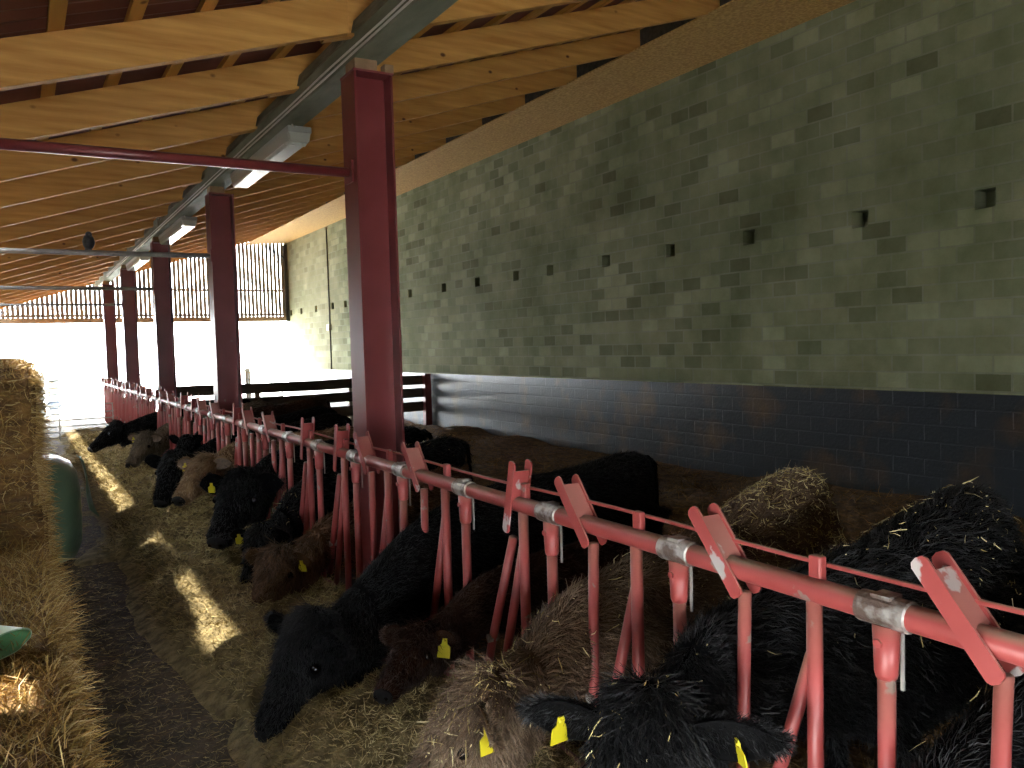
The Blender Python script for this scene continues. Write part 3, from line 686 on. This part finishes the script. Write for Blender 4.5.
    me2.name = 'cow_body'
    body = link('body', me2, M['skin_'+coat], root, True)
    # coat
    wv = np.array(P); cw = np.array([0, 0, 1.9])
    P_, N_ = tri_sample(me2, nh, None, lambda c, nn: (.25+((c-cw)*nn).sum(1).__lt__(0)*1.0)*(1+2.5*np.exp(-((c-wv)**2).sum(1)/.18)))
    for sg in (-1, 1):
        ey = np.array(P+f*(.37*Lh)+sd*(sg*.112*k)-n*(.045*k)); kp = ((P_-ey)**2).sum(1) > .034**2; P_, N_ = P_[kp], N_[kp]
    nh = len(P_)
    j = np.argmin(((P_[:, None, :]-xyz[None, ::2, :])**2).sum(2), axis=1)*2
    flow = -tan[np.minimum(j, len(tan)-1)]
    hd = ((P_-np.array(P+f*.2*Lh))**2).sum(1) < (.33*k)**2
    flow[hd] = np.array(f)*.9
    down = np.array([0, 0, -.55])
    fl_ = flow*.9+down; fl_ = fl_-N_*(fl_*N_).sum(1)[:, None]
    wav = np.array([mnoise.noise(V(p)*7) for p in P_])[:, None]
    dd = norm(fl_)+N_*.26+rng.normal(size=(nh, 3))*.28+np.cross(N_, norm(fl_))*wav*.9
    near = np.exp(-((P_-wv)**2).sum(1)/.03)
    ln = hl*(.6+.8*rng.random(nh))*(1+.9*near)
    tint = np.clip(.5+.55*np.array([mnoise.noise(V(p)*9) for p in P_])+.25*rng.normal(size=nh), 0, 1)
    co = strands('coat', P_-N_*.004, dd, ln, .003 if voxel < .02 else .006, rng.normal(size=(nh, 3))*.35-N_*.3, M['coat_'+coat], root, tint); co['kind'] = 'stuff'
    # eyes, nose
    for sg in (-1, 1):
        MB().ball(P+f*(.37*Lh)+sd*(sg*.112*k)-n*(.045*k), .02*k).build('eye', M['eye'], root, True)
    mb = MB(); c = P+f*(1.0*Lh)-n*.045*k
    Rm = Matrix((sd, f, n)).transposed()
    mb.ball(c, .058*k, .03*k, .045*k, 14, 8, Rm)
    nose = mb.build('nose', M['nose'], root, True)
    for sg in (-1, 1): MB().ball(c+sd*(sg*.03*k)+f*.024*k+n*.008*k, .012*k, .008*k, .01*k, 8, 6, Rm).build('nostril', M['eye'], nose, True)
    # ears
    for sg in (-1, 1):
        base = P+f*(.09*Lh)+sd*(sg*.088*k)-n*.045*k
        ax = (sd*sg*1.0+n*.10-f*.08+V((0, 0, -.16+earz))+V((r_.uniform(-.1, .1), r_.uniform(-.1, .1), r_.uniform(-.08, .08)))).normalized()
        nrm = (f*.75+n*.55); nrm = (nrm-ax*nrm.dot(ax)).normalized(); wd = ax.cross(nrm); tn = (nrm*(1-.6*tilt)+ax*(tilt*r_.choice((-1, 1)))).normalized()
        def leaf(off, thick, shrink=1.0):
            rows = []
            for i in range(9):
                t = i/8; w = (.22+.78*math.sin(PI*min(1, t*.98+.06))**.75)*.062*k*shrink if t < .98 else .008
                row = []
                for q in range(12):
                    a = 2*PI*q/12; u = math.cos(a); row.append(base+ax*(t*earL*k)+wd*(w*u)+nrm*(off+.022*k*u*u*(1-t*.6)+thick*math.sin(a)))
                rows.append(row)
            return rows
        ear = MB().rings(leaf(0, .008*k)).build('ear', M['skin_'+coat], root, True)
        if coat in ('brown', 'tan', 'grey_brown'): tag(MB().rings(leaf(.009*k, .003*k, .72)).build('ear_lining', M['ear_in'], ear, True), 'pale inner ear')
        ne = 2200 if voxel < .02 else 300
        t = rng.random(ne); u = rng.uniform(-1, 1, ne); B = np.array(base)[None]+np.outer(t*earL*k, ax)+np.outer(u*.05*k*np.sin(PI*np.clip(t, .05, .95))**.6, wd)
        strands('ear_hair', B, np.array(ax)[None]*.8+np.outer(u, wd)*.7+rng.normal(size=(ne, 3))*.3+np.outer(rng.uniform(-.35, .3 if coat != 'brown' else -.1, ne), nrm), .032*k, .003, rng.normal(size=(ne, 3))*.3+np.array([0, 0, -.2]), M['coat_'+coat], ear)['kind'] = 'stuff'
        if sg in tags:
            tc_ = base+ax*(earL*k*.55)+nrm*(.014*k); th = V((0, 0, -1)); tv = (th-tn*th.dot(tn)).normalized(); tw = tv.cross(tn)
            out = []
            z_ = .075
            for dx, dz in ((-.012, -.012), (.012, -.012), (.014, .014), (.031, .024), (.033, z_), (-.033, z_), (-.031, .024), (-.014, .014)):
                out.append((tw*dx+tv*dz)*1.0)
            mb = MB(); mb.rings([[tc_+p for p in out], [tc_+p+tn*.005 for p in out]])
            mb.ball(tc_+nrm*.006, .007)
            mb.build('ear_tag', M['yellow'], ear)
    # loose straw lying on the animal
    if straw:
        ps, ns = tri_sample(me2, straw, lambda c, nn: (nn[:, 2] > .15) & (c[:, 2] > .5), lambda c, nn: np.exp(-((c-np.array(R.lerp(W, straw_c)))**2).sum(1)/.5)+.05+(3*straw_face)*np.exp(-((c-wv)**2).sum(1)/.06))
        m_ = len(ps); d = rng.normal(size=(m_, 3)); d = d-ns*(d*ns).sum(1)[:, None]+ns*.15
        o = strands('loose_straw', ps+ns*.02, d, .008+.07*rng.random(m_)**4, .004, rng.normal(size=(m_, 3))*.3, M['strawflake'])
        tag(o, 'loose straw flakes lying on the %s' % label.split(',')[0], 'straw', kind='stuff')
    return root
cow('big black cow grazing the hay, head down, beyond the dark brown calf', 'black', (3.72, 4.62, 1.115), (2.62, 4.46, 1.06), (1.98, 4.36, .93), (1.16, 4.02, .58), (.89, 3.93, .10), 1.0, nh=50000, hl=.04, voxel=.016, tags=(), seed=3, hw=1.2, earL=.16, nw=1.3)
cow('shaggy brown cow with straw on its face, between the two black cows', 'brown', (3.50, 2.98, 1.19), (2.62, 2.86, 1.0), (1.98, 2.82, .88), (1.32, 2.49, .74), (1.01, 2.60, .33), 1.0, nh=75000, hl=.055, voxel=.016, tags=(-1,), seed=4, straw=3200, straw_face=.6, straw_c=.08, tilt=.85, hw=1.05, earL=.18)
cow('black cow with yellow tags in both ears, at the bottom centre', 'black', (3.62, 2.12, 1.21), (2.65, 2.04, 1.08), (1.98, 2.02, .98), (1.50, 1.83, .86), (1.28, 1.66, .36), 1.0, nh=75000, hl=.05, voxel=.016, tags=(-1, 1), seed=5, straw=420, straw_face=.5, tilt=.8, hw=1.15, earL=.2)
cow('black cow at the bottom right corner, nearest the camera', 'black', (3.6, 1.22, 1.08), (2.6, 1.20, .98), (1.98, 1.20, .86), (1.35, 1.1, .5), (1.15, 1.02, .05), .95, nh=45000, hl=.045, voxel=.018, tags=(1,), seed=6, straw=300)
cow('dark brown calf with one yellow tag, its muzzle at the hay', 'dark_brown', (2.95, 3.74, .84), (2.35, 3.68, .80), (1.98, 3.66, .74), (1.58, 3.56, .58), (1.27, 3.30, .44), .72, nh=16000, hl=.035, voxel=.016, tags=(-1,), seed=7, earL=.15, hw=.95)
cow('rusty brown calf with its head low in the hay by the nearest column', 'rust', (3.1, 6.3, .88), (2.4, 6.12, .78), (1.98, 6.06, .66), (1.53, 5.92, .48), (1.33, 5.74, .14), .82, nh=16000, hl=.06, voxel=.02, tags=(-1,), seed=8, hw=1.4, earL=.13)
cow('black cow with straw on its poll, just beyond the rusty calf', 'black', (3.42, 6.95, 1.06), (2.5, 6.86, .96), (1.98, 6.84, .80), (1.58, 6.6, .52), (1.40, 6.36, .14), .92, nh=12000, hl=.05, voxel=.022, tags=(1,), seed=9, straw=150, straw_face=2)
cow('black cow with yellow tag, face to the passage, beyond the straw-topped black head', 'black', (3.4, 7.75, 1.1), (2.5, 7.66, 1.04), (1.98, 7.62, .98), (1.62, 7.35, .86), (1.30, 6.98, .40), .98, nh=12000, hl=.045, voxel=.022, tags=(1,), seed=10, hw=1.15)
cow('tan cow in profile with a pale muzzle and yellow tag', 'tan', (3.3, 9.3, 1.0), (2.5, 9.26, .98), (1.98, 9.22, .93), (1.62, 8.95, .84), (1.27, 8.62, .50), .92, nh=9000, hl=.045, voxel=.025, tags=(1,), seed=11, hw=1.1)
cow('black cow head with a bright eye, left of the tan cow', 'black', (3.4, 10.15, 1.1), (2.5, 10.07, 1.0), (1.98, 10.05, .93), (1.46, 9.95, .78), (1.24, 9.72, .30), .95, nh=8000, hl=.04, voxel=.026, tags=(), seed=12, hw=1.35)
cow('black cow behind the black head, showing only its ears', 'black', (3.6, 11.3, 1.12), (2.75, 11.28, 1.02), (2.1, 11.2, .98), (1.78, 11.05, .86), (1.58, 10.8, .5), .95, nh=5000, hl=.04, voxel=.03, tags=(), seed=13, earz=.35)
cow('grey-brown cow eating at the hay, second from the far end', 'grey_brown', (3.4, 13.8, 1.1), (2.55, 13.75, 1.0), (1.98, 13.7, .86), (1.62, 13.6, .72), (1.32, 13.35, .30), .95, nh=7000, hl=.05, voxel=.028, tags=(1,), seed=14, hw=1.1)
cow('dark cow reaching into the hay at the far end of the barrier', 'black', (3.3, 15.1, 1.12), (2.5, 14.95, 1.04), (1.9, 14.85, .94), (1.32, 14.8, .82), (.90, 14.75, .45), 1.0, nh=6000, hl=.04, voxel=.03, tags=(), seed=15, hw=1.1)
cow('dark brown cow standing in the pen in front of the board fence', 'dark_brown', (4.0, 12.7, 1.17), (3.1, 12.4, 1.1), (2.65, 12.25, 1.0), (2.35, 12.1, .75), (2.2, 12.0, .35), .95, nh=6000, hl=.045, voxel=.028, tags=(), seed=16)

# ------------------------------------------------------------------ light and camera
w = bpy.data.worlds.new('sky'); S.world = w; w.use_nodes = True
bg = w.node_tree.nodes['Background']; bg.inputs['Color'].default_value = (.90, .96, 1.0, 1); bg.inputs['Strength'].default_value = 33.0
sun = bpy.data.lights.new('sun', 'SUN'); sun.energy = 22; sun.angle = math.radians(1.3); sun.color = (1, .93, .78)
so = bpy.data.objects.new('sun', sun); COL.objects.link(so)
so.rotation_euler = V((1, -.5, -1.9)).to_track_quat('-Z', 'Y').to_euler()

F = 830.0
dY = V((17-512, 384-358, -F)).normalized(); slp = -.0278
t = (F*F+26*26+495*495)/(495+slp*26)
dX = V((17+t-512, 384-(358+slp*t), -F)).normalized(); dZ = dX.cross(dY).normalized(); dX = dY.cross(dZ).normalized()
cam = bpy.data.cameras.new('camera'); co = bpy.data.objects.new('camera', cam); COL.objects.link(co)
cam.sensor_width = 36; cam.lens = 36*F/1024; cam.clip_start = .05; cam.clip_end = 300
Rw = Matrix((dX, dY, dZ)).to_4x4()       # rows: world axes in camera frame -> camera-to-world rotation
co.matrix_world = Matrix.Translation((0, 0, 1.9)) @ Rw
S.camera = co
S.view_settings.view_transform = 'Standard'; S.view_settings.look = 'None'; S.view_settings.gamma = 1
S.view_settings.use_curve_mapping = False; S.view_settings.exposure = 0
